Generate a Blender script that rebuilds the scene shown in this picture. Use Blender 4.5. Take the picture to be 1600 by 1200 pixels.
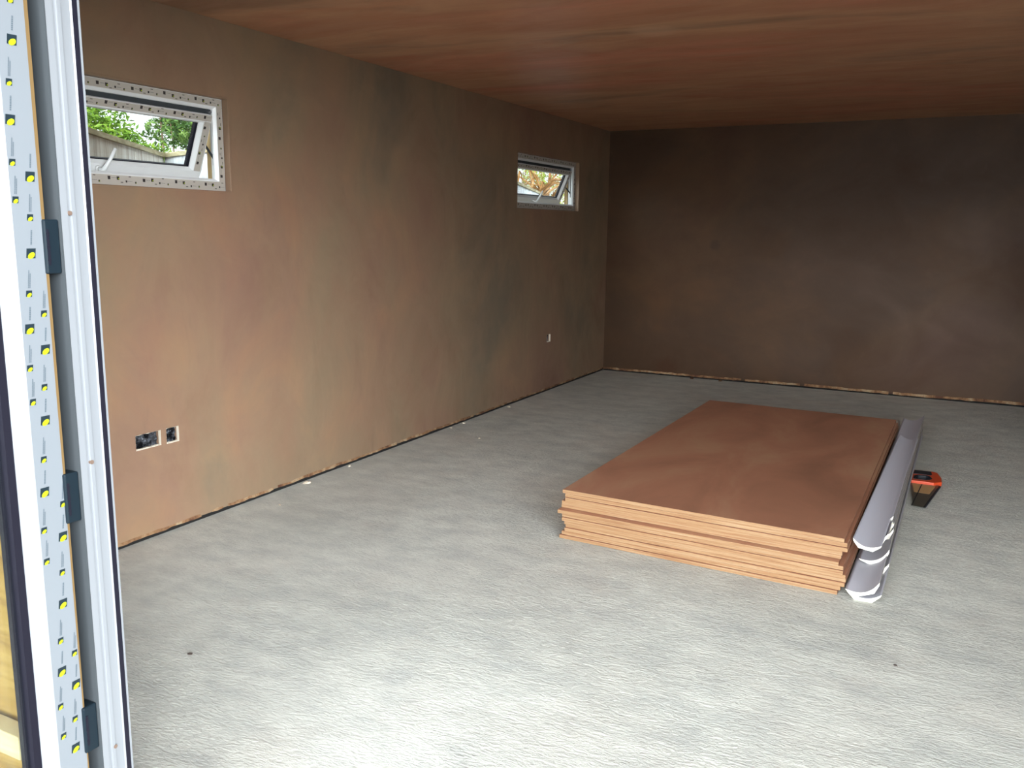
import bpy, bmesh, math, random
from mathutils import Vector, Matrix, noise
random.seed(7)
S = bpy.context.scene
for o in list(bpy.data.objects): bpy.data.objects.remove(o)
COL = S.collection

# ------------------------------------------------------------------ camera
cam_d = bpy.data.cameras.new('camera'); cam = bpy.data.objects.new('camera', cam_d); COL.objects.link(cam)
YAW, PITCH, ROLL = 0.474973, 0.176570, 0.011530
f = Vector((-math.sin(YAW)*math.cos(PITCH), math.cos(YAW)*math.cos(PITCH), -math.sin(PITCH)))
r = Vector((math.cos(YAW), math.sin(YAW), 0)); u = r.cross(f)
r2 = r*math.cos(ROLL)+u*math.sin(ROLL); u2 = u*math.cos(ROLL)-r*math.sin(ROLL)
m = Matrix((r2, u2, -f)).transposed().to_4x4(); m.translation = Vector((3.1254, 0, 1.3817))
cam.matrix_world = m
cam_d.sensor_fit = 'HORIZONTAL'; cam_d.sensor_width = 36; cam_d.lens = 1364.245/1600*36
cam_d.clip_start = 0.05; cam_d.clip_end = 200
S.camera = cam

# ------------------------------------------------------------------ sky, sun, exposure
SKY_BASE, SKY_GLOW = 1.0, 14.0       # cloud brighter over the garden in front of the doors
W = bpy.data.worlds.new('overcast_sky'); S.world = W; W.use_nodes = True
wn = W.node_tree; wn.nodes.clear()
wo = wn.nodes.new('ShaderNodeOutputWorld'); bg = wn.nodes.new('ShaderNodeBackground')
# broken cloud: an even sky plus brighter patches (azimuth from the garden axis towards +X, elevation, strength, tightness)
SKY_EVEN = 0.25
SKY_PATCHES = [(-22, 12, 6.0, 12), (6, 12, 15.0, 12), (36, 12, 8.0, 12), (60, 12, 46.0, 22), (-95, 16, 1.7, 12), (-130, 16, 1.7, 12), (-165, 18, 1.7, 12)]
tc = wn.nodes.new('ShaderNodeTexCoord')
def wmath(op, x, y):
    n = wn.nodes.new('ShaderNodeMath'); n.operation = op
    for i, q in ((0, x), (1, y)):
        if isinstance(q, (int, float)): n.inputs[i].default_value = q
        else: wn.links.new(q, n.inputs[i])
    return n.outputs[0]
acc = SKY_EVEN
for az, el, st, kk in SKY_PATCHES:
    az, el = math.radians(az), math.radians(el)
    dp = wn.nodes.new('ShaderNodeVectorMath'); dp.operation = 'DOT_PRODUCT'
    dp.inputs[1].default_value = (math.sin(az)*math.cos(el), -math.cos(az)*math.cos(el), math.sin(el))
    nm = wn.nodes.new('ShaderNodeVectorMath'); nm.operation = 'NORMALIZE'; wn.links.new(tc.outputs['Generated'], nm.inputs[0])
    wn.links.new(nm.outputs[0], dp.inputs[0])
    acc = wmath('ADD', wmath('MULTIPLY', wmath('EXPONENT', wmath('MULTIPLY', wmath('SUBTRACT', dp.outputs['Value'], 1.0), kk), 0), st), acc)
bg.inputs['Color'].default_value = (.90, .96, 1.0, 1)
if isinstance(acc, float): bg.inputs['Strength'].default_value = acc
else: wn.links.new(acc, bg.inputs['Strength'])
wn.links.new(bg.outputs[0], wo.inputs[0])
sd = bpy.data.lights.new('sun', 'SUN'); sun = bpy.data.objects.new('sun', sd); COL.objects.link(sun)
sd.energy = 0.6; sd.angle = math.radians(6); sd.color = (1, .93, .84)
sdir = Vector((-0.20, 1.0, -math.tan(math.radians(6.0)))).normalized()
sun.rotation_euler = sdir.to_track_quat('-Z', 'Y').to_euler(); sun.location = (4, -6, 4)
S.view_settings.view_transform = 'Standard'; S.view_settings.look = 'None'
S.view_settings.gamma = 1; S.view_settings.use_curve_mapping = False
S.view_settings.exposure = 0.05

# ------------------------------------------------------------------ helpers
def srgb(c):
    return tuple(((x/255)/12.92 if x/255 <= .04045 else ((x/255+.055)/1.055)**2.4) for x in c)+(1,)
def mat(name, col, rough=.6, metal=0, spec=.5):
    m = bpy.data.materials.new(name); m.use_nodes = True
    b = m.node_tree.nodes['Principled BSDF']
    b.inputs['Base Color'].default_value = srgb(col); b.inputs['Roughness'].default_value = rough
    b.inputs['Metallic'].default_value = metal; b.inputs['Specular IOR Level'].default_value = spec
    return m
def nd(m, t, **kw):
    n = m.node_tree.nodes.new(t)
    for k, v in kw.items():
        if k in n.inputs: n.inputs[k].default_value = v
        else: setattr(n, k, v)
    return n
def coords(m, scale=(1, 1, 1), rot=(0, 0, 0)):
    t = nd(m, 'ShaderNodeNewGeometry'); mp = nd(m, 'ShaderNodeMapping')
    mp.inputs['Scale'].default_value = scale; mp.inputs['Rotation'].default_value = rot
    m.node_tree.links.new(t.outputs['Position'], mp.inputs[0]); return mp.outputs[0]
def noi(m, vec, scale, detail=4, rough=.55, dist=0):
    n = nd(m, 'ShaderNodeTexNoise', Scale=scale, Detail=detail, Roughness=rough, Distortion=dist)
    m.node_tree.links.new(vec, n.inputs['Vector']); return n.outputs['Fac']
def ramp(m, fac, stops):
    n = nd(m, 'ShaderNodeValToRGB'); cr = n.color_ramp
    while len(cr.elements) < len(stops): cr.elements.new(.5)
    for e, (p, c) in zip(cr.elements, stops):
        e.position = p; e.color = srgb(c) if len(c) == 3 else c
    m.node_tree.links.new(fac, n.inputs[0]); return n.outputs[0]
def mixc(m, fac, a, b, mode='MIX'):
    n = nd(m, 'ShaderNodeMix', data_type='RGBA', blend_type=mode)
    if isinstance(fac, float): n.inputs[0].default_value = fac
    else: m.node_tree.links.new(fac, n.inputs[0])
    for i, x in ((6, a), (7, b)):
        if isinstance(x, tuple): n.inputs[i].default_value = x
        else: m.node_tree.links.new(x, n.inputs[i])
    return n.outputs[2]
def math_(m, op, a, b):
    n = nd(m, 'ShaderNodeMath', operation=op)
    for i, x in ((0, a), (1, b)):
        if isinstance(x, (int, float)): n.inputs[i].default_value = x
        else: m.node_tree.links.new(x, n.inputs[i])
    return n.outputs[0]
def setin(m, name, out): m.node_tree.links.new(out, m.node_tree.nodes['Principled BSDF'].inputs[name])
def bump(m, h, strength=.3, dist=.01):
    b = nd(m, 'ShaderNodeBump', Strength=strength, Distance=dist)
    m.node_tree.links.new(h, b.inputs['Height']); setin(m, 'Normal', b.outputs[0])

class MB:
    """collects faces for one mesh"""
    def __init__(s): s.v = []; s.f = []; s.mi = []
    def poly(s, pts, mi=0):
        i = len(s.v); s.v += [tuple(p) for p in pts]; s.f.append(list(range(i, i+len(pts)))); s.mi.append(mi)
    def box(s, a, b, mi=0, mtx=None):
        x0, y0, z0 = a; x1, y1, z1 = b; i = len(s.v)
        P = [(x0,y0,z0),(x1,y0,z0),(x1,y1,z0),(x0,y1,z0),(x0,y0,z1),(x1,y0,z1),(x1,y1,z1),(x0,y1,z1)]
        if mtx: P = [tuple(mtx @ Vector(p)) for p in P]
        s.v += P
        for q in ((0,3,2,1),(4,5,6,7),(0,1,5,4),(1,2,6,5),(2,3,7,6),(3,0,4,7)): s.f.append([i+k for k in q]); s.mi.append(mi)
    def prism(s, pts, ax, a, b, mi=0, mi_cap=None, frame=None, mi_fn=None):
        """closed outline pts (2D) extruded from a to b. frame(p, t) -> 3D"""
        n = len(pts); i = len(s.v)
        fr = frame or (lambda p, t: (p[0], p[1], t) if ax == 'z' else ((p[0], t, p[1]) if ax == 'y' else (t, p[0], p[1])))
        s.v += [tuple(fr(p, a)) for p in pts]+[tuple(fr(p, b)) for p in pts]
        for k in range(n):
            k2 = (k+1) % n; s.f.append([i+k, i+k2, i+n+k2, i+n+k]); s.mi.append(mi_fn(k) if mi_fn else mi)
        c = mi if mi_cap is None else mi_cap
        s.f.append([i+k for k in range(n)][::-1]); s.mi.append(c)
        s.f.append([i+n+k for k in range(n)]); s.mi.append(c)
    def tube(s, pts, rad, n=8, mi=0):
        pts = [Vector(p) for p in pts]; rings = []
        for k, p in enumerate(pts):
            d = (pts[min(k+1, len(pts)-1)]-pts[max(k-1, 0)]).normalized()
            a = d.orthogonal().normalized(); b = d.cross(a)
            rr = rad[k] if isinstance(rad, (list, tuple)) else rad
            i = len(s.v); s.v += [tuple(p+(a*math.cos(t*2*math.pi/n)+b*math.sin(t*2*math.pi/n))*rr) for t in range(n)]; rings.append(i)
        for k in range(len(rings)-1):
            for t in range(n):
                t2 = (t+1) % n; s.f.append([rings[k]+t, rings[k]+t2, rings[k+1]+t2, rings[k+1]+t]); s.mi.append(mi)
        s.f.append([rings[0]+t for t in range(n)][::-1]); s.mi.append(mi)
        s.f.append([rings[-1]+t for t in range(n)]); s.mi.append(mi)
    def build(s, name, mats, parent=None, bevel=0, smooth=False, fix=True):
        me = bpy.data.meshes.new(name); me.from_pydata(s.v, [], s.f)
        for mm in (mats if isinstance(mats, (list, tuple)) else [mats]): me.materials.append(mm)
        for p, i in zip(me.polygons, s.mi): p.material_index = i; p.use_smooth = smooth
        if fix:
            bm = bmesh.new(); bm.from_mesh(me); bmesh.ops.remove_doubles(bm, verts=bm.verts, dist=1e-6)
            bmesh.ops.recalc_face_normals(bm, faces=bm.faces); bm.to_mesh(me); bm.free()
        o = bpy.data.objects.new(name, me); COL.objects.link(o)
        if bevel:
            bv = o.modifiers.new('bevel', 'BEVEL'); bv.width = bevel; bv.segments = 2; bv.limit_method = 'ANGLE'
        if parent: o.parent = parent
        return o
def empty(name, loc=(0, 0, 0)):
    o = bpy.data.objects.new(name, None); COL.objects.link(o); o.location = loc; o.empty_display_size = .1; return o
def part(mb, name, mats, parent, **k):
    """build a part in world coordinates below an Empty"""
    o = mb.build(name, mats, parent, **k)
    w = Vector((0, 0, 0)); p = parent
    while p: w += p.location; p = p.parent
    o.data.transform(Matrix.Translation(-w))
    return o
def tag(o, label=None, cat=None, group=None, kind=None):
    if label: o['label'] = label
    if cat: o['category'] = cat
    if group: o['group'] = group
    if kind: o['kind'] = kind
    return o
def struct(o, label=None): o['kind'] = 'structure'; 

# ------------------------------------------------------------------ materials
def plaster(name, cols, vscale, extra=0, rough=(.42, .62), dark=None, spec=.35, spots=()):
    m = mat(name, (150, 115, 95), .5, spec=spec)
    a = noi(m, coords(m, vscale), 1.0, 6, .6, .4)
    b = noi(m, coords(m, (vscale[0]*2.7, vscale[1]*2.7, vscale[2]*2.7)), 1.0, 5, .65, .8)
    c1 = ramp(m, a, [(.30, cols[0]), (.45, cols[1]), (.55, cols[2]), (.70, cols[3])])
    c2 = ramp(m, b, [(.3, (150, 140, 128)), (.5, (128, 128, 128)), (.7, (112, 104, 100))])
    c = mixc(m, .55, c1, c2, 'OVERLAY')
    # soft smears left by the trowel
    sm = noi(m, coords(m, (vscale[0]*1.6, vscale[1]*1.6, vscale[2]*2.4), (.5, .3, 0)), 1.0, 7, .68, 2.2)
    c = mixc(m, ramp(m, sm, [(.36, (95, 95, 95)), (.50, (0, 0, 0))]), c, srgb(tuple(int(q*.78) for q in cols[0])))
    c = mixc(m, ramp(m, sm, [(.55, (0, 0, 0)), (.70, (80, 80, 80))]), c, srgb(tuple(min(255, int(q*1.12)) for q in cols[2])))
    for (px, py, pz, rad, col, amt) in spots:              # stains, marks and a painted highlight with a place of their own
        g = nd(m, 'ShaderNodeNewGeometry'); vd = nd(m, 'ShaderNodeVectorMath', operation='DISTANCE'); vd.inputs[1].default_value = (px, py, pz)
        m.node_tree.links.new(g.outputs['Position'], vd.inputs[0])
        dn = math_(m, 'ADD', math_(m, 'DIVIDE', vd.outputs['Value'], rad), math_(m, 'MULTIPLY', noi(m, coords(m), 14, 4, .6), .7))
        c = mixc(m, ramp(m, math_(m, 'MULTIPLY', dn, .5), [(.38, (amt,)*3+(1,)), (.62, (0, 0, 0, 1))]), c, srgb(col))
    # fine trowel streaks
    st = noi(m, coords(m, (vscale[0]*9, vscale[1]*9, vscale[2]*5)), 1.0, 3, .6, 1.5)
    c = mixc(m, ramp(m, st, [(.62, (0, 0, 0)), (.80, (110, 110, 110))]), c, srgb(dark or (96, 76, 66)))
    setin(m, 'Base Color', c)
    rr = ramp(m, b, [(.3, (rough[0],)*3+(1,)), (.7, (rough[1],)*3+(1,))]); setin(m, 'Roughness', rr)
    bump(m, a, .25, .01)
    return m
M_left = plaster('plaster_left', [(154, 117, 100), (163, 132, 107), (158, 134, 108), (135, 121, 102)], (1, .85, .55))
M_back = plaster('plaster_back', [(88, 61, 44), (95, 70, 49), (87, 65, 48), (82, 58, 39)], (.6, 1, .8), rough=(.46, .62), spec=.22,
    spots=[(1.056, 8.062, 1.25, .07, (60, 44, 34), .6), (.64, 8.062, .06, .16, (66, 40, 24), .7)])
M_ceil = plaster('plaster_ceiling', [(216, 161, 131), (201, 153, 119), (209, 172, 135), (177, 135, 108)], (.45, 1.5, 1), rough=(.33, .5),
    spots=[(1.72, 4.13, 2.3, .16, (226, 186, 156), .35)])  # pale spot is a soft highlight painted into the ceiling colour
M_edgep = mat('plasterboard_edge', (215, 205, 188), .9)
M_lip = mat('ragged_plaster', (170, 130, 92), .9)
setin(M_lip, 'Base Color', ramp(M_lip, noi(M_lip, coords(M_lip), 9, 5, .7), [(.36, (84, 51, 33)), (.5, (134, 100, 69)), (.64, (164, 143, 114))]))
M_dark = mat('dark_void', (16, 14, 13), .9)
M_foil = mat('foil_membrane', (120, 122, 126), .38, .75)
bump(M_foil, noi(M_foil, coords(M_foil), 55, 3, .6, 1.2), 1.0, .02)
setin(M_foil, 'Base Color', ramp(M_foil, noi(M_foil, coords(M_foil), 28, 3, .6), [(.42, (24, 25, 30)), (.62, (120, 124, 132))]))

# concrete
M_conc = mat('tamped_concrete', (176, 174, 166), .85, spec=.3)
def conc():
    m = M_conc
    big = noi(m, coords(m), .8, 5, .6); med = noi(m, coords(m, (1, 1.6, 1)), 5, 5, .65); fine = noi(m, coords(m), 60, 3, .6)
    c = ramp(m, med, [(.3, (190, 192, 187)), (.5, (207, 208, 200)), (.7, (222, 223, 214))])
    c = mixc(m, ramp(m, big, [(.45, (0, 0, 0)), (.68, (120, 120, 120))]), c, srgb((190, 172, 158)))
    dust = noi(m, coords(m, (1, 1, 1), (0, 0, .4)), 1.6, 4, .6, .5)
    c = mixc(m, ramp(m, dust, [(.54, (0, 0, 0)), (.72, (105, 105, 105))]), c, srgb((186, 160, 144)))
    spk = noi(m, coords(m), 140, 2, .5)
    c = mixc(m, ramp(m, spk, [(.70, (0, 0, 0)), (.78, (150, 150, 150))]), c, srgb((110, 104, 98)))
    lait = noi(m, coords(m, (40, 110, 40), (0, 0, .06)), 1.0, 4, .6, .5)
    c = mixc(m, ramp(m, lait, [(.54, (0, 0, 0)), (.66, (120, 120, 120))]), c, srgb((226, 226, 216)))
    c = mixc(m, ramp(m, lait, [(.34, (110, 110, 110)), (.46, (0, 0, 0))]), c, srgb((160, 158, 150)))
    setin(m, 'Base Color', c)
    # tamping ridges run along X, broken into crusts
    v = coords(m, (1, 1, 1), (0, 0, .06))
    w = nd(m, 'ShaderNodeTexWave', wave_type='BANDS', bands_direction='Y', Scale=6.4, Distortion=9.0, Detail=6.0)
    w.inputs['Detail Scale'].default_value = 2.2; w.inputs['Detail Roughness'].default_value = .62
    m.node_tree.links.new(v, w.inputs['Vector'])
    crust = noi(m, coords(m, (46, 120, 40), (0, 0, .06)), 1.0, 5, .66, .5)
    area = ramp(m, noi(m, coords(m, (.7, .9, 1)), 1.0, 3, .5), [(.36, (0.25, .25, .25, 1)), (.62, (1., 1., 1., 1))])
    h = math_(m, 'ADD', math_(m, 'MULTIPLY', w.outputs['Fac'], .34), math_(m, 'MULTIPLY', ramp(m, crust, [(.42, (0, 0, 0)), (.62, (255, 255, 255))]), .9))
    h = math_(m, 'MULTIPLY', h, area)
    h = math_(m, 'ADD', h, math_(m, 'MULTIPLY', fine, .18))
    bump(m, h, .85, .006)
conc()

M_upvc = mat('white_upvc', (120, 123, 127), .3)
M_wupvc = mat('window_upvc', (224, 226, 226), .3)
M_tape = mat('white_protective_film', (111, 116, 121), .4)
M_tapew = mat('window_protective_film', (180, 173, 163), .45)
M_ink = mat('dark_teal_ink', (13, 30, 38), .5)
M_inkb = mat('black_brown_ink', (34, 28, 26), .6)
M_leafy = mat('yellow_green_ink', (152, 169, 12), .5)
M_txt = mat('grey_ink', (75, 85, 93), .5)
M_gask = mat('black_gasket', (23, 22, 32), .55, spec=.15)
M_anth = mat('anthracite_foil', (62, 66, 69), .45, spec=.15)
M_hw = mat('slate_plastic', (21, 31, 38), .4, spec=.15)
M_ochre = mat('ochre_foam', (101, 78, 41), .8)
M_metal = mat('zinc_metal', (170, 172, 176), .3, .9)
M_screw = mat('brown_screw', (120, 100, 88), .5, .4)
def glassmat(name, tint=(.94, .97, .96)):
    m = bpy.data.materials.new(name); m.use_nodes = True; n = m.node_tree; n.nodes.clear()
    o = n.nodes.new('ShaderNodeOutputMaterial'); t = n.nodes.new('ShaderNodeBsdfTransparent'); g = n.nodes.new('ShaderNodeBsdfGlossy')
    lw = n.nodes.new('ShaderNodeLayerWeight'); lw.inputs['Blend'].default_value = .5
    p5 = n.nodes.new('ShaderNodeMath'); p5.operation = 'POWER'; p5.inputs[1].default_value = 5; n.links.new(lw.outputs['Facing'], p5.inputs[0])
    fr = n.nodes.new('ShaderNodeMath'); fr.operation = 'MULTIPLY_ADD'; fr.inputs[1].default_value = .9; fr.inputs[2].default_value = .04; n.links.new(p5.outputs[0], fr.inputs[0]); mx = n.nodes.new('ShaderNodeMixShader')
    t.inputs[0].default_value = tint+(1,); g.inputs['Roughness'].default_value = .02
    n.links.new(fr.outputs[0], mx.inputs[0]); n.links.new(t.outputs[0], mx.inputs[1]); n.links.new(g.outputs[0], mx.inputs[2]); n.links.new(mx.outputs[0], o.inputs[0])
    return m
M_glass = glassmat('clear_glass')
# timber
def timber(name, stops, sc, rough=.6):
    m = mat(name, stops[1], rough)
    n = noi(m, coords(m, sc), 1, 6, .6, 1.0)
    setin(m, 'Base Color', ramp(m, n, [(.3, stops[0]), (.5, stops[1]), (.68, stops[2])]))
    bump(m, n, .2, .004); return m
M_clad = timber('honey_cladding', [(114, 78, 31), (147, 111, 51), (164, 131, 72)], (2, 2, 20))
M_batten = timber('pale_batten', [(183, 151, 110), (195, 167, 127), (201, 179, 146)], (2, 2, 33))
M_reveal = timber('tan_reveal', [(176, 150, 104), (192, 168, 120), (204, 182, 138)], (9, 9, 2))
M_fence = timber('weathered_fence', [(166, 155, 144), (205, 199, 190), (227, 225, 221)], (14, 14, 1.2), .85)
M_fence2 = timber('pale_grey_fence', [(176, 178, 184), (206, 210, 216), (222, 226, 232)], (14, 14, 1.2), .85)
M_rail = timber('mossy_rail', [(120, 112, 84), (160, 150, 118), (184, 176, 150)], (4, 4, 20), .85)
M_soil = timber('outdoor_ground', [(120, 112, 96), (150, 142, 124), (170, 162, 146)], (3, 3, 3), .95)
# board edge / face
def board_mats():
    e = mat('board_edge', (226, 172, 116), .75)
    n = noi(e, coords(e, (4, 4, 260)), 1, 5, .6)
    setin(e, 'Base Color', ramp(e, n, [(.32, (129, 89, 58)), (.5, (149, 115, 80)), (.66, (159, 131, 100))]))
    t = mat('board_face', (120, 74, 54), .42)
    a = noi(t, coords(t, (.7, .35, 1), (0, 0, .3)), 3.5, 5, .6, .6)
    b = noi(t, coords(t), 22, 3, .6)
    c = ramp(t, a, [(.3, (147, 104, 82)), (.5, (170, 120, 95)), (.7, (182, 143, 113))])
    c = mixc(t, ramp(t, b, [(.66, (0, 0, 0)), (.8, (60, 60, 60))]), c, srgb((150, 110, 90)))
    setin(t, 'Base Color', c)
    s = mat('board_side', (138, 92, 64), .7)
    return t, e, s
M_bface, M_bedge, M_bside = board_mats()
M_card = mat('coving_card', (198, 199, 210), .6)
M_cardb = mat('coving_card_back', (165, 157, 147), .75)
M_gyps = mat('gypsum_core', (246, 242, 226), .9)

def leafmat(name, stops, sc=9):
    m = mat(name, stops[1], .55, spec=.3)
    c = ramp(m, noi(m, coords(m), sc, 3, .6), [(.32, stops[0]), (.5, stops[1]), (.66, stops[2])])
    setin(m, 'Base Color', c)
    tr = nd(m, 'ShaderNodeBsdfTranslucent'); mx = nd(m, 'ShaderNodeMixShader'); mx.inputs[0].default_value = .35
    m.node_tree.links.new(c, tr.inputs[0])
    b = m.node_tree.nodes['Principled BSDF']; o = m.node_tree.nodes['Material Output']
    m.node_tree.links.new(b.outputs[0], mx.inputs[1]); m.node_tree.links.new(tr.outputs[0], mx.inputs[2]); m.node_tree.links.new(mx.outputs[0], o.inputs[0])
    return m
M_leaf1 = leafmat('hedge_leaf', [(57, 90, 27), (96, 132, 43), (139, 165, 58)])
M_leaf2 = leafmat('dark_tree_leaf', [(34, 58, 30), (66, 96, 44), (120, 146, 74)])
M_leaf3 = leafmat('yellow_leaf', [(94, 119, 38), (140, 151, 62), (164, 162, 94)])
M_leaf4 = leafmat('dry_leaf', [(102, 70, 38), (151, 110, 65), (170, 140, 98)])
M_bark = mat('bark', (96, 78, 60), .9)

# ------------------------------------------------------------------ dimensions
H = 2.30; D = 8.062; XR = 6.2; YF = 1.17      # room: X 0..XR, Y YF..D
FX0 = 1.585                                    # left edge of the door opening
WZ0, WZ1 = 1.537, 1.957
WINS = [(1.95, 3.147), (6.132, 7.333)]

# ------------------------------------------------------------------ floor
b = MB(); b.box((-.2, .98, -.12), (XR+.1, D+.1, 0)); struct(b.build('floor', M_conc))
b = MB(); b.box((-12, -14, -.35), (16, 24, -.125)); o = b.build('ground', M_soil); struct(o)

# ------------------------------------------------------------------ left wall with openings
def wall_grid(mb, x0, x1, ys, zs, holes, mi=0, hole_mi=None):
    """boxes of wall between grid lines except the holes (y0,y1,z0,z1)"""
    for i in range(len(ys)-1):
        j = 0
        while j < len(zs)-1:
            cy = (ys[i]+ys[i+1])/2
            def solid(k):
                cz = (zs[k]+zs[k+1])/2
                return not any(h[0] < cy < h[1] and h[2] < cz < h[3] for h in holes)
            if solid(j):
                k = j
                while k+1 < len(zs)-1 and solid(k+1): k += 1
                mb.box((x0, ys[i], zs[j]), (x1, ys[i+1], zs[k+1]), mi); j = k+1
            else: j += 1
SOCK = [(2.522, 2.656, .411, .479), (2.687, 2.757, .408, .479), (6.715, 6.788, .425, .492)]
wh = [(a, c, WZ0, WZ1) for a, c in WINS]
hs = wh+SOCK   # the plaster stops a finger above the concrete
ys = sorted(set([YF-.15, D+.1]+[h[0] for h in hs]+[h[1] for h in hs]))
zs = sorted(set([.019, H+.02]+[h[2] for h in hs]+[h[3] for h in hs]))
b = MB(); wall_grid(b, -.03, 0, ys, zs, hs)
wl = b.build('wall_left', M_left, fix=False); struct(wl)
ys = sorted(set([.98, D+.2]+[h[0] for h in wh]+[h[1] for h in wh]))
zs = sorted([-.12, H+.1, WZ0, WZ1])
b = MB(); wall_grid(b, -.105, -.05, ys, zs, wh, 0); b.box((-.05, YF, 0), (-.005, D, .0185))  # low near-black strip stands in for the shade in the gap under the plaster
o = b.build('wall_core_gap_shade', M_dark, wl, fix=False)
b = MB(); wall_grid(b, -.13, -.105, ys, zs, wh, 0)
o = b.build('outer_cladding', M_clad, wl, fix=False)
# plaster return beads round each window
for (a, c) in WINS:
    b = MB()
    b.box((-.036, c-.001, WZ0), (.0015, c+.012, WZ1+.01)); 
    b.box((-.036, a-.012, WZ0), (.0015, a+.001, WZ1+.01))
    b.box((-.036, a, WZ1-.001), (.0015, c, WZ1+.010)); b.box((-.036, a, WZ0-.010), (.0015, c, WZ0+.001))
    b.build('plaster_return', M_left, wl, bevel=.004)

def ragged(name, p0, p1, nrm, z0, z1, parent, seed, base=.014):
    """thin broken plaster lip along the foot of a wall"""
    rnd = random.Random(seed); p0 = Vector(p0); p1 = Vector(p1); L = (p1-p0).length; n = int(L/.035); nrm = Vector(nrm)
    b = MB(); lo = []; hi = []
    for k in range(n+1):
        t = k/n; p = p0.lerp(p1, t)
        big = noise.noise(Vector((t*L*1.3, seed, 0)))
        lz = z0+base*0+.006*rnd.random()+.004*big
        hz = z1+.012*max(0, big)+.006*rnd.random()
        th = .003+.005*rnd.random()
        lo.append(p+nrm*th+Vector((0, 0, lz))); hi.append((p+nrm*.0006+Vector((0, 0, hz))))
    for k in range(n):
        if rnd.random() < .04: continue
        b.poly([lo[k], lo[k+1], hi[k+1], hi[k]])
        q0 = Vector((lo[k].x, lo[k].y, lo[k].z)); 
        b.poly([lo[k]-nrm*.006, lo[k+1]-nrm*.006, lo[k+1], lo[k]])
    return b.build(name, M_lip, parent, fix=False)
ragged('trim_edge', (0, YF, 0), (0, D, 0), (1, 0, 0), .015, .026, wl, 3)

# ------------------------------------------------------------------ back wall, right wall, front wall, ceiling
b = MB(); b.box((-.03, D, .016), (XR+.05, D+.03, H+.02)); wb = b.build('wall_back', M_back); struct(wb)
b = MB(); b.box((-.10, D+.05, -.12), (XR+.1, D+.15, H+.1)); b.box((0, D+.005, 0), (XR, D+.06, .0155)); b.build('wall_core_gap_shade', M_dark, wb)  # the low box paints the dark of the slit below this wall
ragged('trim_edge', (0, D, 0), (XR, D, 0), (0, -1, 0), .012, .030, wb, 8)
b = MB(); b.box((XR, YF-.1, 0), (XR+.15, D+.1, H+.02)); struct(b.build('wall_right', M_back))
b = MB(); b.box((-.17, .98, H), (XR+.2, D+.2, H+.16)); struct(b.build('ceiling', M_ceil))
b = MB()
OX1 = 4.75; DH = 2.16
b.box((0, 1.02, 0), (FX0, YF, H)); b.box((OX1, 1.02, 0), (XR, YF, H)); b.box((FX0, 1.02, DH), (OX1, YF, H))
wf = b.build('wall_front', M_back); struct(wf)
b = MB()
for z in range(20):                                     # ship-lap boards
    z0 = -.10+z*.127; z1 = z0+.123
    for (xa, xb) in ((-.17, FX0), (OX1, XR+.2)):
        b.prism([(1.02, z0), (.998, z0), (.992, z0+.004), (1.004, z1), (1.02, z1)], 'x', xa, xb)
b.build('cladding', M_clad, wf)
b = MB(); b.box((-.17, .95, .335), (FX0-.03, .99, .385)); b.build('batten', M_batten, wf, bevel=.003)
# eaves board above the doors, out of view, added to shade the door leaf
b = MB(); b.box((-.2, .62, H+.02), (XR+.2, 1.0, H+.12)); b.box((-.2, .60, H-.06), (XR+.2, .625, H+.14)); b.build('added_eaves', M_clad, wf)

# ------------------------------------------------------------------ sockets cut in the plaster
def cutout(h, label, seed, jag=True, lit=True):
    rnd = random.Random(seed); y0, y1, z0, z1 = h
    e = empty('socket_cutout', (0, (y0+y1)/2, z0)); tag(e, label, 'socket hole', 'holes cut in the plaster for sockets')
    b = MB()                                            # broken white edge: bottom, far side, top
    n = 14
    def strip(p, q, inw, amp):
        P = []
        for k in range(n+1):
            t = k/n; a = Vector(p).lerp(Vector(q), t); P.append((a, a+Vector(inw)*(amp*(.35+.9*rnd.random()))))
        for k in range(n):
            b.poly([P[k][0]+Vector((.0012, 0, 0)), P[k+1][0]+Vector((.0012, 0, 0)), P[k+1][1]+Vector((-.002, 0, 0)), P[k][1]+Vector((-.002, 0, 0))])
            b.poly([P[k][1]+Vector((-.002, 0, 0)), P[k+1][1]+Vector((-.002, 0, 0)), P[k+1][1]+Vector((-.014, 0, 0)), P[k][1]+Vector((-.014, 0, 0))])
    strip((0, y0, z0), (0, y1, z0), (0, 0, 1), .005)
    strip((0, y0, z1), (0, y1, z1), (0, 0, -1), .003)
    strip((0, y0, z0), (0, y0, z1), (0, 1, 0), .003)
    b.box((-.013, y1-.0012, z0), (.0006, y1+.0004, z1))
    part(b, 'plasterboard_edge', M_edgep, e, fix=False)
    b = MB(); nx = 16; nz = 9; V = {}
    for i in range(nx+1):
        for j in range(nz+1):
            y = y0+.001+(y1-y0-.002)*i/nx; z = z0+.001+(z1-z0-.002)*j/nz
            V[i, j] = (-.020-.009*rnd.random(), y, z)
    for i in range(nx):
        for j in range(nz): b.poly([V[i, j], V[i+1, j], V[i+1, j+1], V[i, j+1]])
    part(b, 'foil_backing', M_foil, e, fix=False)
    return e
cutout(SOCK[0], 'wide double socket hole with ragged white edge, low on left plaster wall', 1)
cutout(SOCK[1], 'small square socket hole just right of the wide hole, under the near window', 2)
cutout(SOCK[2], 'tiny dark socket hole in plaster below the far small window', 3)

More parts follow.
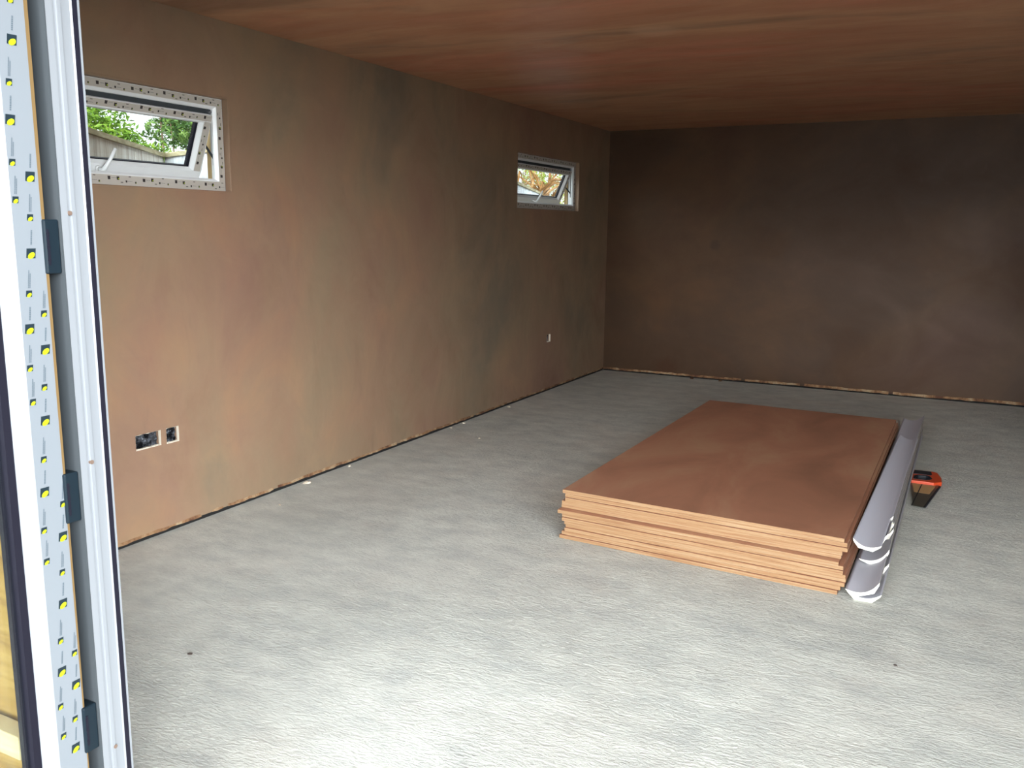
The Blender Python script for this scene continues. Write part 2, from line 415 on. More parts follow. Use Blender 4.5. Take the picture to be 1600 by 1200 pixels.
# ------------------------------------------------------------------ printed film decals
def logo(b, O, U, V, N, s, style=0, ink=0, yel=1):
    O = Vector(O)
    P = lambda a, c, h=0: O+U*(a*s)+V*(c*s)+N*(.0004+h)
    b.poly([P(-.5, -.45), P(.5, -.5), P(.5, .5), P(-.5, .5)], ink)
    pts = []
    for k in range(14):
        t = k*2*math.pi/14; a = .42*math.cos(t); c = .29*math.sin(t); ca, sa = math.cos(.6), math.sin(.6)
        pts.append(P(.04+a*ca-c*sa, -.22+a*sa+c*ca, .0003))
    b.poly(pts, yel)
def textrun(b, O, U, V, N, w, L, mi, rnd, lines=1):
    """tiny illegible lettering running along V"""
    O = Vector(O)
    for ln in range(lines):
        t = 0.0; LL = L*(1 if ln == 0 else .8)
        while t < LL:
            g = w*(.5+rnd.random()*.5); a0 = (ln-.5*(lines-1))*w*1.5
            p = O+U*(a0-w/2)+V*t+N*.0004; b.poly([p, p+U*w, p+U*w+V*g, p+V*g], mi); t += g*1.25

# ------------------------------------------------------------------ door frame + open leaf
XJ = 1.65
fr = empty('trim_1', (1.62, 1.10, 0)); fr['kind'] = 'structure'; fr['label'] = 'white plastic door frame jamb with grooved face and dark seal'
b = MB()
prof = [(XJ, 1.063), (XJ, 1.0770), (XJ-.003, 1.0785), (XJ-.003, 1.0835), (XJ+.001, 1.0850), (XJ+.001, 1.0925), (XJ-.0025, 1.0945), (XJ-.0025, 1.1135), (XJ, 1.1165),
        (XJ-.004, 1.1170), (XJ-.004, 1.1270), (XJ, 1.1275), (XJ, 1.132), (FX0, 1.132), (FX0, 1.063)]
b.prism(prof, 'z', .02, 2.10)
part(b, 'jamb', M_upvc, fr)
b = MB(); b.box((XJ-.006, 1.1172, .02), (XJ+.0004, 1.1268, 2.10)); part(b, 'seal', M_gask, fr)
b = MB(); b.box((FX0, 1.060, .02), (XJ, 1.0632, 2.10)); part(b, 'outer_foil', M_anth, fr)
b = MB(); b.box((FX0, 1.063, 2.10), (OX1, 1.132, DH)); part(b, 'head', M_upvc, fr)
b = MB(); b.box((OX1-.065, 1.063, .02), (OX1, 1.132, 2.10)); part(b, 'jamb', M_upvc, fr)
b = MB(); b.box((FX0, 1.04, 0), (OX1, 1.15, .02)); part(b, 'threshold', M_anth, fr)
for (y, z) in ((1.0805, 1.3998), (1.0868, .9253), (1.092, .3169)):
    b = MB(); b.tube([(XJ-.004, y, z), (XJ+.0022, y, z)], .0042, 12); part(b, 'screw', M_screw, fr)
for z0 in (1.290, .815, .333):
    b = MB(); X0 = XJ-.036
    b.box((X0, 1.030, z0), (XJ-.004, 1.0602, z0+.098))
    h = part(b, 'hinge', M_hw, fr, bevel=.003)
    b = MB()
    for k in range(3): b.tube([(XJ-.0045, 1.036, z0+.025+k*.024), (XJ-.0025, 1.036, z0+.025+k*.024)], .003, 10)
    b.box((XJ-.0045, 1.034, z0+.016), (XJ-.0030, 1.0385, z0+.08))
    o = part(b, 'screw', M_gask, h)

XL = 1.640
lf = empty('door_1', (1.605, .6, .02)); lf['kind'] = 'structure'; lf['label'] = 'open glazed door leaf in white plastic with printed protective film'
Z0, Z1 = .03, 2.09
YA, YB = 1.036, .10
b = MB()
b.prism([(XL, YA), (XL, .9765), (1.6230, .9520), (1.608, .9520), (1.590, .955), (1.572, .955), (1.572, YA)], 'z', Z0, Z1)
b.prism([(XL, YB), (XL, YB+.06), (1.623, YB+.085), (1.572, YB+.085), (1.572, YB)], 'z', Z0, Z1)
b.box((1.572, YB+.05, Z1-.085), (XL, .98, Z1)); b.box((1.572, YB+.05, Z0), (XL, .98, Z0+.085))
part(b, 'leaf_frame', M_upvc, lf)
b = MB(); b.box((1.570, YB, Z0), (1.5722, YA, Z0+.085)); b.box((1.570, YB, Z1-.085), (1.5722, YA, Z1)); b.box((1.570, .955, Z0), (1.5722, YA, Z1)); b.box((1.570, YB, Z0), (1.5722, YB+.08, Z1))
part(b, 'outer_foil', M_anth, lf)
b = MB(); b.box((1.604, .9375, Z0+.08), (1.6215, .9525, Z1-.08)); b.box((1.594, .930, Z0+.08), (1.606, .9525, Z1-.08))
b.box((1.596, YB+.08, Z0+.08), (1.612, YB+.1, Z1-.08))
part(b, 'gasket', M_gask, lf)
b = MB(); b.box((1.6072, YB+.08, Z0+.08), (1.6112, .94, Z1-.08)); b.box((1.589, YB+.08, Z0+.08), (1.593, .94, Z1-.08)); part(b, 'glass_pane', M_glass, lf)
b = MB()   # ochre strip behind the film edge
b.poly([(XL+.0006, YA-.0075, Z1), (XL+.0006, YA+.0008, Z1), (XL+.0006, YA+.0008, Z0), (XL+.0006, YA-.0012, Z0)]); b.box((1.600, YA, Z0), (XL, YA+.0008, Z1))
part(b, 'foam_strip', M_ochre, lf, fix=False)
BIG = [(1.0028, 1.6893), (0.9876, 1.5558), (1.0152, 1.4618), (1.0049, 1.3277), (0.9903, 1.1937), (1.0171, 1.1534), (1.0054, 1.0225), (0.9922, 0.8886), (1.0212, 0.7932), (1.0097, 0.6614), (0.996, 0.527), (1.023, 0.487), (1.0112, 0.3566), (1.018, 1.823), (.998, .22)]
SM = [(0.9911, 1.6185), (0.9795, 1.4845), (0.9790, 1.4207), (1.0088, 1.3906), (0.9948, 1.2565), (0.9802, 1.1229), (0.98, 1.0606), (1.009, 1.0844), (0.9958, 0.9504), (0.9838, 0.8164), (0.9822, 0.7553), (1.0201, 1.2189), (1.0138, 0.7236), (0.9988, 0.5896), (0.9872, 0.4574), (0.9879, 0.3945), (1.0149, 0.417), (1.0251, 0.5525), (1.0267, 0.8565), (1.006, 1.755)]
b = MB(); U = Vector((0, 1, 0)); V = Vector((0, -.11, 1)).normalized(); V = Vector((0, .11, 1)).normalized(); N = Vector((1, 0, 0)); rnd = random.Random(5)
b.poly([(XL+.0003, .9770, Z0), (XL+.0003, YA-.002, Z0), (XL+.0003, YA-.007, Z1), (XL+.0003, .9770, Z1)], 3)
for (y, z) in BIG:
    s = min(.0175, 2*(YA-.002-y)); s = .0175
    yy = min(y, YA-.003-s/2); logo(b, (XL+.0004, yy, z), U, V, N, s)
    textrun(b, Vector((XL+.0004, yy, z))+V*.0155, U, V, N, .0030, .024, 2, rnd)
for (y, z) in SM:
    s = .0115; yy = max(min(y, YA-.003-s/2), .9845); logo(b, (XL+.0004, yy, z), U, V, N, s)
    textrun(b, Vector((XL+.0004, yy, z))+V*.010, U, V, N, .0019, .031, 2, rnd, 2)
part(b, 'printed_film', [M_ink, M_leafy, M_txt, M_tape], lf, fix=False)

# ------------------------------------------------------------------ windows
def film_bar(b, O, U, V, N, L, Wd, rnd, ph=0):
    """printed pieces on a bar of length L (along U), width Wd (along V)"""
    O = Vector(O); t = .02+ph; k = 0
    while t < L-.015:
        kind = k % 4; lane = (.62, .60, .38, .30)[kind]*Wd+rnd.uniform(-.003, .003)
        s = (.0135, .0135, .0085, .0080)[kind]
        p = O+U*t+V*lane
        b.poly([p-U*s*.45-V*s*.5+N*.0006, p+U*s*.45-V*s*.5+N*.0006, p+U*s*.5+V*s*.5+N*.0006, p-U*s*.5+V*s*.5+N*.0006], 0)
        if kind in (1, 3): b.poly([p-U*s*.1-V*s*.3+N*.0009, p+U*s*.5-V*s*.3+N*.0009, p+U*s*.3+V*s*.2+N*.0009], 1)
        if kind in (0, 2): 
            for i in range(5): q = p+U*(s*.9+i*.0045); b.poly([q+N*.0006, q+U*.003+N*.0006, q+U*.003+V*.0018+N*.0006, q+V*.0018+N*.0006], 2)
        if kind in (1, 2):
            q = p+V*(.42*Wd if kind == 2 else -.40*Wd)+U*.012; b.poly([q+N*.0006, q+U*.012+N*.0006, q+U*.012+V*.0028+N*.0006, q+V*.0028+N*.0006], 0)
        t += .043+rnd.uniform(-.004, .004); k += 1
M_stay = mat('dark_steel', (62, 66, 72), .4, .6)
def window(idx, y0, y1, ang):
    rnd = random.Random(idx)
    e = empty('window_%d' % idx, (-.07, (y0+y1)/2, WZ0)); e['kind'] = 'structure'
    e['label'] = ['', 'near narrow top-hung window, propped open, green hedge behind', 'far narrow top-hung window, propped open, beside the room corner'][idx]
    xi, xo, w = -.035, -.090, .050
    b = MB()
    ins = .010
    def bar(pts, axis, a, c): b.prism(pts, axis, a, c)
    # frame: front face, rounded inner edge
    b.prism([(xi, WZ1-.001), (xi, WZ1-w+.012), (xi-.012, WZ1-w), (xo, WZ1-w), (xo, WZ1-.001)], 'y', y0+.001, y1-.001)
    b.prism([(xi, WZ0+.001), (xi, WZ0+w-.004), (xi-.012, WZ0+w+.006), (xo, WZ0+w+.006), (xo, WZ0+.001)], 'y', y0+.001, y1-.001)
    for s, yy in ((1, y0+.001), (-1, y1-.001)):
        b.prism([(xi, yy), (xi, yy+s*(w-.012)), (xi-.010, yy+s*w), (xi-.020, yy+s*w), (xi-.020, yy+s*(w-.024)), (xo, yy+s*(w-.024)), (xo, yy)], 'z', WZ0+w*.8, WZ1-w*.8)
    part(b, 'window_frame', M_wupvc, e)
    # film with print
    b = MB(); N = Vector((1, 0, 0)); Y = Vector((0, 1, 0)); Z = Vector((0, 0, 1)); L = y1-y0
    g = .0005
    b.poly([(xi+g, y0+.003, WZ1-.003), (xi+g, y1-.003, WZ1-.003), (xi+g, y1-.003, WZ1-w+.014), (xi+g, y0+.003, WZ1-w+.014)], 3)
    b.poly([(xi+g, y0+.003, WZ0+.003), (xi+g, y1-.003, WZ0+.003), (xi+g, y1-.003, WZ0+w-.007), (xi+g, y0+.003, WZ0+w-.007)], 3)
    for yy in (y0+.003, y1-.036):
        b.poly([(xi+g, yy, WZ0+w-.007), (xi+g, yy+.033, WZ0+w-.007), (xi+g, yy+.033, WZ1-w+.014), (xi+g, yy, WZ1-w+.014)], 3)
    film_bar(b, (xi+g, y0, WZ1-w+.014), Y, Z, N, L, w-.02, rnd)
    film_bar(b, (xi+g, y0, WZ0+.002), Y, Z, N, L, w-.006, rnd, .02)
    film_bar(b, (xi+g, y1-.010, WZ0+w), Z, -Y, N, WZ1-WZ0-2*w, .02, rnd)
    part(b, 'printed_film', [M_inkb, M_leafy, M_txt, M_tapew], e, fix=False)
    b = MB(); b.box((xo-.004, y0+w-.002, WZ1-w-.034), (xo+.03, y1-w+.002, WZ1-w+.001)); part(b, 'gasket', M_anth, e)
    # sash: local frame, a = outward thickness, d = down from pivot
    px, pz = -.046, WZ1-w-.026; ca, sa = math.cos(ang), math.sin(ang)
    ya, yb = y0+w-.010, y1-w+.002; hS = .315
    T = lambda x, y, d: Vector((px-sa*d-ca*x, y, pz-ca*d+sa*x))     # x: thickness outward
    def sbox(b, x0, x1, ya_, yb_, d0, d1, mi=0):
        P = [T(x0, ya_, d0), T(x1, ya_, d0), T(x1, yb_, d0), T(x0, yb_, d0), T(x0, ya_, d1), T(x1, ya_, d1), T(x1, yb_, d1), T(x0, yb_, d1)]
        i = len(b.v); b.v += [tuple(p) for p in P]
        for q in ((0,3,2,1),(4,5,6,7),(0,1,5,4),(1,2,6,5),(2,3,7,6),(3,0,4,7)): b.f.append([i+k for k in q]); b.mi.append(mi)
    tb, sb, fw = .034, .046, .052
    sash = MB()
    sbox(sash, 0, fw, ya, yb, 0, tb); sbox(sash, 0, fw, ya, yb, hS-sb, hS)
    sbox(sash, 0, fw, ya, ya+sb, tb, hS-sb); sbox(sash, 0, fw, yb-sb, yb, tb, hS-sb)
    so = part(sash, 'sash', M_wupvc, e, bevel=.004)
    # bevelled glazing bead
    b = MB()
    def bead(p, q, r_, s_): b.poly([p, q, r_, s_])
    d0, d1, c0, c1 = tb, hS-sb, ya+sb, yb-sb; k = .012
    R0 = [T(.002, c0, d0), T(.002, c1, d0), T(.002, c1, d1), T(.002, c0, d1)]
    R1 = [T(.016, c0+k, d0+k), T(.016, c1-k, d0+k), T(.016, c1-k, d1-k), T(.016, c0+k, d1-k)]
    R2 = [T(.022, c0+k, d0+k), T(.022, c1-k, d0+k), T(.022, c1-k, d1-k), T(.022, c0+k, d1-k)]
    for i in range(4):
        j = (i+1) % 4; b.poly([R0[i], R0[j], R1[j], R1[i]]); b.poly([R1[i], R1[j], R2[j], R2[i]])
    part(b, 'glazing_bead', M_wupvc, so, fix=False)
    b = MB()
    R3 = [T(.021, c0+k, d0+k), T(.021, c1-k, d0+k), T(.021, c1-k, d1-k), T(.021, c0+k, d1-k)]
    R4 = [T(.021, c0+k+.012, d0+k+.002), T(.021, c1-k-.012, d0+k+.002), T(.021, c1-k-.012, d1-k-.004), T(.021, c0+k+.012, d1-k-.004)]
    R5 = [T(.040, c0+k+.012, d0+k+.002), T(.040, c1-k-.012, d0+k+.002), T(.040, c1-k-.012, d1-k-.004), T(.040, c0+k+.012, d1-k-.004)]
    for i in range(4):
        j = (i+1) % 4; b.poly([R3[i], R3[j], R4[j], R4[i]]); b.poly([R4[i], R4[j], R5[j], R5[i]])
    part(b, 'spacer_seal', M_gask, so, fix=False)
    b = MB(); sbox(b, .024, .028, c0+.004, c1-.004, d0+.004, d1-.004); part(b, 'glass_pane', M_glass, so)
    b = MB(); Vd = (T(0, 0, -1)-T(0, 0, 0)); Nn = (T(-1, 0, 0)-T(0, 0, 0))
    for (a_, c_, e_, f_) in ((ya+.002, yb-.002, .003, tb-.003), (yb-sb+.004, yb-.004, tb, hS-sb)):
        b.poly([T(-.0006, a_, e_), T(-.0006, c_, e_), T(-.0006, c_, f_), T(-.0006, a_, f_)], 3)
    film_bar(b, T(-.0006, ya, tb-.004), Y, Vd, Nn, yb-ya, tb-.006, rnd, .015)
    film_bar(b, T(-.0006, yb-.012, hS-sb-.02), Vd, -Y, Nn, hS-sb-tb, .03, rnd)
    part(b, 'printed_film', [M_inkb, M_leafy, M_txt, M_tapew], so, fix=False)
    # handle on the bottom rail, lever turned up
    hy = ya+(.50 if idx == 1 else .50)*(yb-ya); hd = hS-sb*.55
    b = MB(); b.tube([T(-.0005, hy, hd), T(-.010, hy, hd)], .013, 14); b.tube([T(-.010, hy, hd), T(-.036, hy, hd)], [.008, .008], 12)
    b.tube([T(-.030, hy-.008, hd+.008), T(-.038, hy+.004, hd-.012), T(-.040, hy+.022, hd-.055), T(-.036, hy+.040, hd-.100)], [.009, .0095, .0075, .0065], 10)
    part(b, 'handle', M_wupvc, e, smooth=True)
    # friction stay beside the far end
    b = MB(); ys_ = y1-w+.012
    b.tube([(-.060, ys_, WZ1-w-.01), (-.062, ys_, WZ0+w+.07)], .0055, 6)
    b.tube([(-.062, ys_, WZ0+w+.10), tuple(T(.03, ys_, .14))], .0055, 6)
    b.tube([(-.060, ys_, WZ1-w-.02), tuple(T(.03, ys_-.002, .20))], .003, 6)
    part(b, 'friction_stay', M_stay, e)
    b = MB(); b.tube([(-.055, ys_-.004, WZ1-w-.012), (-.055, ys_-.03, WZ1-w-.012)], .006, 8); part(b, 'stay_pivot', M_metal, e)
    # timber lining of the outer reveal
    b = MB(); b.box((-.137, y1-.008, WZ0-.01), (-.106, y1+.012, WZ1+.02)); b.box((-.137, y0-.012, WZ0-.01), (-.106, y0+.01, WZ1+.02))
    b.box((-.145, y0-.012, WZ0-.012), (-.106, y1+.012, WZ0+.008)); part(b, 'outer_reveal', M_reveal, e)
window(1, *WINS[0], math.radians(21)); window(2, *WINS[1], math.radians(23))

# ------------------------------------------------------------------ stack of boards
NB = 13; TH = .23/NB
ctr = [Vector((1.608, 3.465)), Vector((2.809, 3.408)), Vector((2.823, 5.845)), Vector((1.629, 5.885))]
Lp = [-2, 4, 3, -3.5, -3, -6.5, 0, 0, 3, 5.5, 6.5, -.5, -3]
Rp = [0, 3.2, 6.5, -2, -5.4, -5, 2, 2.7, 7, 5.4, 2, -2.7, -7.6]
DY = [0, -.003, .003, -.004, -.010, .024, .012, .017, .008, -.005, .001, -.003, .003]
where = ['topmost of the stack', 'second from the top', 'third from the top, jutting out on the right', 'fourth from the top', 'fifth from the top, set back on the right',
         'sixth from the top, jutting out at the front', 'at the very middle of the stack', 'sixth from the bottom', 'fifth from the bottom, jutting out on the right', 'fourth from the bottom',
         'third from the bottom', 'second from the bottom', 'lying directly on the concrete floor']
rnd = random.Random(11)
for i in range(NB):
    z1 = .23-i*TH; z0 = z1-TH+.0016
    dx = (Lp[i]+Rp[i])/2/360*.9; skew = ((Rp[i]-Lp[i])/360-.0)*.12
    P = []
    for k, c in enumerate(ctr):
        near = k in (0, 1); P.append((c.x+dx+(0 if near else rnd.uniform(-.004, .010)), c.y-DY[i]+(rnd.uniform(-.012, .008) if not near else 0)))
    b = MB()
    cx = sum(p[0] for p in P)/4; cy = sum(p[1] for p in P)/4
    b.prism([(p[0]-cx, p[1]-cy) for p in P], 'z', 0, z1-z0, mi_fn=lambda k: 1 if k in (0, 2) else 2, mi_cap=0)
    o = b.build('board', [M_bface, M_bedge, M_bside], bevel=.0008); o.location = (cx, cy, z0)
    tag(o, 'brown-faced wooden board with orange edge, %s' % where[i], 'board', 'stack of brown-faced boards on the floor')

# ------------------------------------------------------------------ plaster coving lengths beside the stack
def cove_profile(w=.0635, sag=.026, low=-.012):
    up = []
    for k in range(15):
        t = -1+2*k/14; up.append((w*t, sag*t*t))
    return up+[(w*.93, sag-.011), (w*.50, low), (-w*.50, low), (-w*.93, sag-.011)]
def cove(c, roll, y0, y1, cfar, label, sc=1.0):
    prof = cove_profile(.0635*sc, .026*sc, -.012)
    e = MB(); cr, sr = math.cos(math.radians(roll)), math.sin(math.radians(roll))
    nseg = 14
    L = y1-y0; i0 = 0; n = len(prof)
    for s in range(nseg+1):
        t = s/nseg; ox = (cfar[0]-c[0])*t; oz = (cfar[1]-c[1])*t
        for (a, v) in prof: e.v.append((a*cr-v*sr+ox, L*t, a*sr+v*cr+oz))
    for s in range(nseg):
        for k in range(n):
            k2 = (k+1) % n; e.f.append([s*n+k, s*n+k2, (s+1)*n+k2, (s+1)*n+k]); e.mi.append(0 if k < 14 else 1)
    for s, rev in ((0, True), (nseg, False)):             # end faces keep their own points so they stay crisp
        i0 = len(e.v); e.v += [e.v[s*n+k] for k in range(n)]; q = [i0+k for k in range(n)]
        e.f.append(q[::-1] if rev else q); e.mi.append(2)
    e.f = [q[::-1] for q in e.f]
    o = e.build('coving_length', [M_card, M_cardb, M_gyps], fix=False); o.location = (c[0], y0, c[1])
    for p in o.data.polygons: p.use_smooth = p.material_index == 0
    tag(o, label, 'coving', 'grey coving lengths nested beside the boards')
cove((2.891, .0125), 0, 3.395, 6.36, (2.905, .0125), 'bottom grey coving length on the floor, its white end nearest of all')
cove((2.907, .0255), 20, 3.66, 6.30, (2.917, .0255), 'grey coving length poking out low on the right side of the coving pile')
cove((2.895, .0450), 22, 3.375, 6.36, (2.915, .0420), 'grey coving length whose broad tilted white end lies just above the bottom one')
cove((2.907, .0640), 27, 3.70, 6.33, (2.915, .0585), 'grey coving length with its white end second below the top one')
cove((2.903, .0860), 24, 3.92, 6.40, (2.914, .0750), 'grey coving length buried in the pile, third ridge from the top on the right', )
cove((2.900, .1060), 22, 3.95, 6.38, (2.913, .0915), 'grey coving length buried mid pile, only its right rim showing')
cove((2.896, .1260), 20, 3.90, 6.41, (2.913, .1085), 'grey coving length buried in the pile, second ridge from the top on the right')
cove((2.892, .1450), 18, 3.68, 6.43, (2.912, .1260), 'grey coving length with small white corner poking out right of the top one')
cove((2.893, .1630), 15, 3.88, 6.33, (2.911, .1440), 'grey coving length directly under the top one, reaching farthest back')
cove((2.878, .1800), -8, 3.50, 5.62, (2.910, .1640), 'topmost grey coving length with curved white end beside the top board', .84)

# ------------------------------------------------------------------ hand saw on the floor
M_or = mat('orange_plastic', (206, 74, 36), .45); M_bk = mat('black_rubber', (28, 32, 40), .6)
M_blade = mat('steel_blade', (104, 108, 98), .35, .7); M_lab = mat('tan_print', (186, 150, 104), .6)
saw = empty('hand_saw', (3.02, 5.2, .004)); tag(saw, 'hand saw with orange and black handle lying on the floor beside the coving', 'saw')
b = MB(); b.prism([(2.957, 5.23), (3.105, 5.215), (3.046, 4.742), (2.992, 4.752)], 'z', .009, .0105)
part(b, 'blade', M_blade, saw)
b = MB()
n = 46; A = Vector((3.107, 5.205)); B = Vector((3.047, 4.742)); dn = Vector((B.y-A.y, -(B.x-A.x))).normalized()*-1
for k in range(n):
    p = A.lerp(B, k/n); q = A.lerp(B, (k+1)/n); m_ = (p+q)/2+dn*.006
    b.prism([(p.x, p.y), (m_.x, m_.y), (q.x, q.y), (q.x-dn.x*.007, q.y-dn.y*.007), (p.x-dn.x*.007, p.y-dn.y*.007)], 'z', .0088, .0108)
part(b, 'teeth', M_bk, saw)
b = MB(); b.prism([(2.966, 5.20), (3.085, 5.19), (3.060, 5.01), (2.985, 5.015)], 'z', .0103, .0109); part(b, 'printed_panel', M_lab, saw)
b = MB(); b.box((2.955, 4.76, .0085), (2.960, 5.2, .012), mtx=Matrix.Translation((2.957, 4.76, 0)) @ Matrix.Rotation(-.065, 4, 'Z') @ Matrix.Translation((-2.927, -4.76, 0))); part(b, 'blade_spine', M_bk, saw)
# handle: closed loop of orange plastic with grip
def ring2(outer, inner, z0, z1, name, mt, parent, bev=.004):
    b = MB(); n = len(outer)
    for z, flip in ((z0, 1), (z1, 0)):
        for k in range(n):
            k2 = (k+1) % n; q = [(outer[k][0], outer[k][1], z), (outer[k2][0], outer[k2][1], z), (inner[k2][0], inner[k2][1], z), (inner[k][0], inner[k][1], z)]
            b.poly(q[::-1] if flip else q)
    for k in range(n):
        k2 = (k+1) % n
        b.poly([(outer[k][0], outer[k][1], z0), (outer[k2][0], outer[k2][1], z0), (outer[k2][0], outer[k2][1], z1), (outer[k][0], outer[k][1], z1)])
        b.poly([(inner[k][0], inner[k][1], z0), (inner[k2][0], inner[k2][1], z0), (inner[k2][0], inner[k2][1], z1), (inner[k][0], inner[k][1], z1)])
    return part(b, name, mt, parent, bevel=bev)
outer = [(2.950, 5.20), (2.950, 5.38), (2.960, 5.445), (3.060, 5.455), (3.084, 5.44), (3.108, 5.33), (3.113, 5.24), (3.075, 5.20)]
inner = [(2.968, 5.235), (2.968, 5.30), (2.985, 5.335), (3.035, 5.340), (3.048, 5.33), (3.062, 5.29), (3.050, 5.25), (3.030, 5.235)]
ring2(outer, inner, .001, .026, 'handle', M_or, saw)
b = MB(); b.prism([(2.962, 5.352), (3.050, 5.352), (3.058, 5.372), (3.052, 5.438), (2.966, 5.430)], 'z', .0245, .0285); part(b, 'grip', M_bk, saw, bevel=.001)
outer2 = [(x*.0+x, y) for x, y in inner]; cxm, cym = 3.012, 5.285
inn2 = [(cxm+(x-cxm)*.78, cym+(y-cym)*.68) for x, y in inner]
ring2(outer2, inn2, .002, .0275, 'loop_lining', M_bk, saw, .0)

# ------------------------------------------------------------------ crumbs of plaster and chips on the floor
def crumb(x, y, s, lab, name, mt, cat, group=None, seed=0):
    rnd = random.Random(seed); bm = bmesh.new(); bmesh.ops.create_icosphere(bm, subdivisions=2, radius=1)
    for v in bm.verts:
        v.co *= .75+.5*rnd.random(); v.co.x *= s; v.co.y *= s*1.5; v.co.z = max(-.25, v.co.z)*s*.6
    me = bpy.data.meshes.new(name); bm.to_mesh(me); bm.free(); me.materials.append(mt)
    o = bpy.data.objects.new(name, me); COL.objects.link(o); o.location = (x, y, .1*s); o.rotation_euler.z = rnd.random()*3
    tag(o, lab, cat, group); return o
M_crumb = mat('white_plaster_crumb', (226, 214, 194), .95); M_chip = mat('dark_chip', (70, 60, 54), .9)
for k, (x, y, s, w) in enumerate([(.038, 3.573, .015, 'the largest, at the left wall foot right of the socket holes'), (.022, 3.963, .009, 'next past the largest along the left wall foot'), (.17, 3.212, .006, 'just out from the wall right below the socket holes'),
        (.022, 5.286, .011, 'midway along the left wall foot'), (.018, 5.11, .008, 'a hand before the one midway along the left wall'), (.035, 5.96, .012, 'farthest one, at the wall foot before the corner'),
        (.345, 4.94, .006, 'alone on open concrete out from the left wall')]):
    crumb(x, y, s, 'white plaster crumb, %s' % w, 'plaster_crumb', M_crumb, 'plaster crumb', 'plaster crumbs along the left wall', k)
for k, (x, w) in enumerate([(.91, 'the left one, above the board stack corner'), (1.18, 'the right one, behind the boards')]):
    o = crumb(x, D-.035, .016, 'broken pale fragment at the back wall foot, %s' % w, 'plaster_fragment', M_lip, 'fragment', 'fragments at the back wall foot', 20+k)
crumb(.987, 1.882, .006, 'small dark chip on the bare concrete near the door frame', 'dark_chip', M_chip, 'chip', seed=31)
crumb(3.038, 2.911, .005, 'small dark chip on the concrete in front of the coving ends', 'dark_chip', M_chip, 'chip', seed=32)

# ------------------------------------------------------------------ outside: fences and plants
def fence(name, a, c, top, bw, mt, label, group, capw=.06, z0=-.12, gap=.004, post=None):
    a = Vector(a); c = Vector(c); d = (c-a); L = d.length; d.normalize(); n = Vector((-d.y, d.x)); rnd = random.Random(int(a.x*100))
    e = empty(name, (a.x, a.y, z0)); tag(e, label, 'fence', group)
    b = MB(); t = 0
    def P(t, o, z): return (a.x+d.x*t+n.x*o, a.y+d.y*t+n.y*o, z)
    def bx(t0, t1, o0, o1, z_0, z_1): b.poly; i = len(b.v); b.v.extend([P(t0,o0,z_0),P(t1,o0,z_0),P(t1,o1,z_0),P(t0,o1,z_0),P(t0,o0,z_1),P(t1,o0,z_1),P(t1,o1,z_1),P(t0,o1,z_1)]); [ (b.f.append([i+k for k in q]), b.mi.append(0)) for q in ((0,3,2,1),(4,5,6,7),(0,1,5,4),(1,2,6,5),(2,3,7,6),(3,0,4,7)) ]
    while t < L:
        w = min(bw, L-t); o = rnd.uniform(-.002, .006); bx(t, t+w-gap, o, o+.018, z0, top-.02); t += bw
    part(b, 'fence_boards', mt, e)
    b = MB(); bx(0, L, -.02, .04, top-.03, top); part(b, 'cap_rail', M_rail, e)
    t = 0
    while t <= L:
        b = MB(); bx(t-.03, t+.03, .02, .09, z0, top+.01); part(b, 'fence_post', M_rail, e); t += 1.83
fence('fence_panel', (-.10, 1.75), (-2.27, 4.77), 1.90, .42, M_fence, 'weathered pale fence run with mossy cap, seen through the near window', 'garden fence outside the windows')
fence('fence_panel', (-2.27, 4.77), (-1.15, 4.40), 1.90, .30, M_fence2, 'short pale fence return at the right of the near window view', 'garden fence outside the windows')
fence('fence_panel', (-.92, 7.5), (-3.9, 15.6), 1.90, .105, M_fence2, 'white-grey narrow-board fence sloping away behind the far window', 'garden fence outside the windows')

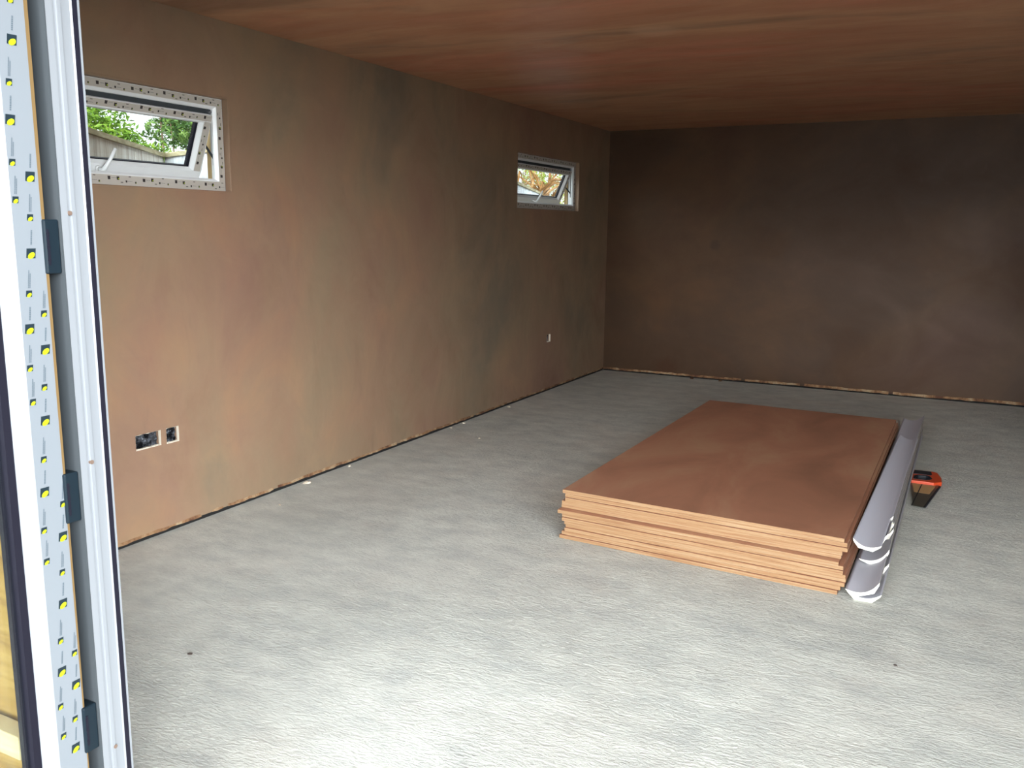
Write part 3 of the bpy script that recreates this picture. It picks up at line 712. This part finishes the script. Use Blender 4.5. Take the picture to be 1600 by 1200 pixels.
def foliage(name, blobs, n, size, mt, label, cat, seed, group=None, stems=True, shape=1.0):
    rnd = random.Random(seed); z = min(b_[2]-b_[5] for b_ in blobs); e = empty(name, (blobs[0][0], blobs[0][1], -.12)); tag(e, label, cat, group)
    b = MB(); tot = sum(b_[3]*b_[4]*b_[5] for b_ in blobs)
    for bl in blobs:
        for _ in range(int(n*bl[3]*bl[4]*bl[5]/tot)):
            v = Vector((rnd.gauss(0, 1), rnd.gauss(0, 1), rnd.gauss(0, 1))).normalized()*(rnd.uniform(.45, 1)**.5)
            k = 1+.18*noise.noise(v*2.5+Vector((seed, 0, 0)))
            p = Vector((bl[0]+v.x*bl[3]*k, bl[1]+v.y*bl[4]*k, bl[2]+v.z*bl[5]*k))
            a = Vector((rnd.gauss(0, 1), rnd.gauss(0, 1), rnd.gauss(0, .7))).normalized(); c = a.orthogonal().normalized()
            c.rotate(Matrix.Rotation(rnd.random()*6.28, 3, a)); nn = a.cross(c); s = size*rnd.uniform(.6, 1.3)
            b.poly([p-a*s*shape, p-c*s*.35+nn*s*.1, p+a*s*shape]); b.poly([p-a*s*shape, p+a*s*shape, p+c*s*.35+nn*s*.1])
    part(b, 'foliage', mt, e, fix=False)
    for bl in blobs:
        b = MB(); p0 = Vector((bl[0]+rnd.uniform(-.1, .1), bl[1]+rnd.uniform(-.1, .1), -.13)); p1 = Vector((bl[0], bl[1], bl[2]+bl[5]*.5))
        b.tube([p0, p0.lerp(p1, .5)+Vector((.03, .02, 0)), p1], [.035, .02, .006], 8)
        part(b, 'trunk', M_bark, e)
foliage('hedge', [(-4.0, 4.5, 1.9, .7, .8, .85), (-4.0, 5.2, 1.75, .7, .75, .80), (-4.1, 5.9, 1.45, .7, .8, .75), (-4.0, 6.9, 1.35, .7, .9, .80)], 60000, .033, M_leaf1, 'bright green leafy hedge behind the near window fence', 'hedge', 3)
foliage('tree', [(-6.1, 8.9, 2.75, .6, .62, .42), (-6.0, 8.2, 2.55, .4, .3, .2), (-6.1, 8.1, 3.1, .4, .9, .2)], 9000, .036, M_leaf2, 'dark green tree standing against the sky past the hedge', 'tree', 9)
foliage('shrub', [(-3.6, 14.6, 2.2, .5, .9, .45), (-3.4, 13.0, 2.10, .4, .5, .35)], 2200, .035, M_leaf3, 'yellow-green shrub behind the far window fence', 'shrub', 12)
# dry arching fronds
rnd = random.Random(4)
e = empty('dry_palm', (-2.6, 11.8, -.12)); tag(e, 'clump of orange-brown arching fronds behind the far window fence', 'plant')
b = MB(); 
for k in range(24):
    a = rnd.random()*6.28; L = rnd.uniform(.5, 1.0); c = Vector((-2.6+rnd.uniform(-.1, .1), 11.8+rnd.uniform(-.5, .5), 1.75)); h = rnd.uniform(.25, .6)
    pts = [c+Vector((math.cos(a)*L*t, math.sin(a)*L*t, h*math.sin(t*2.6))) for t in (0, .25, .5, .75, 1)]
    b.tube(pts, [.022, .02, .016, .01, .004], 5)
part(b, 'frond', M_leaf4, e); b = MB(); b.tube([(-2.6, 11.8, -.13), (-2.6, 11.8, 1.9)], [.12, .1], 10); part(b, 'trunk', M_bark, e)
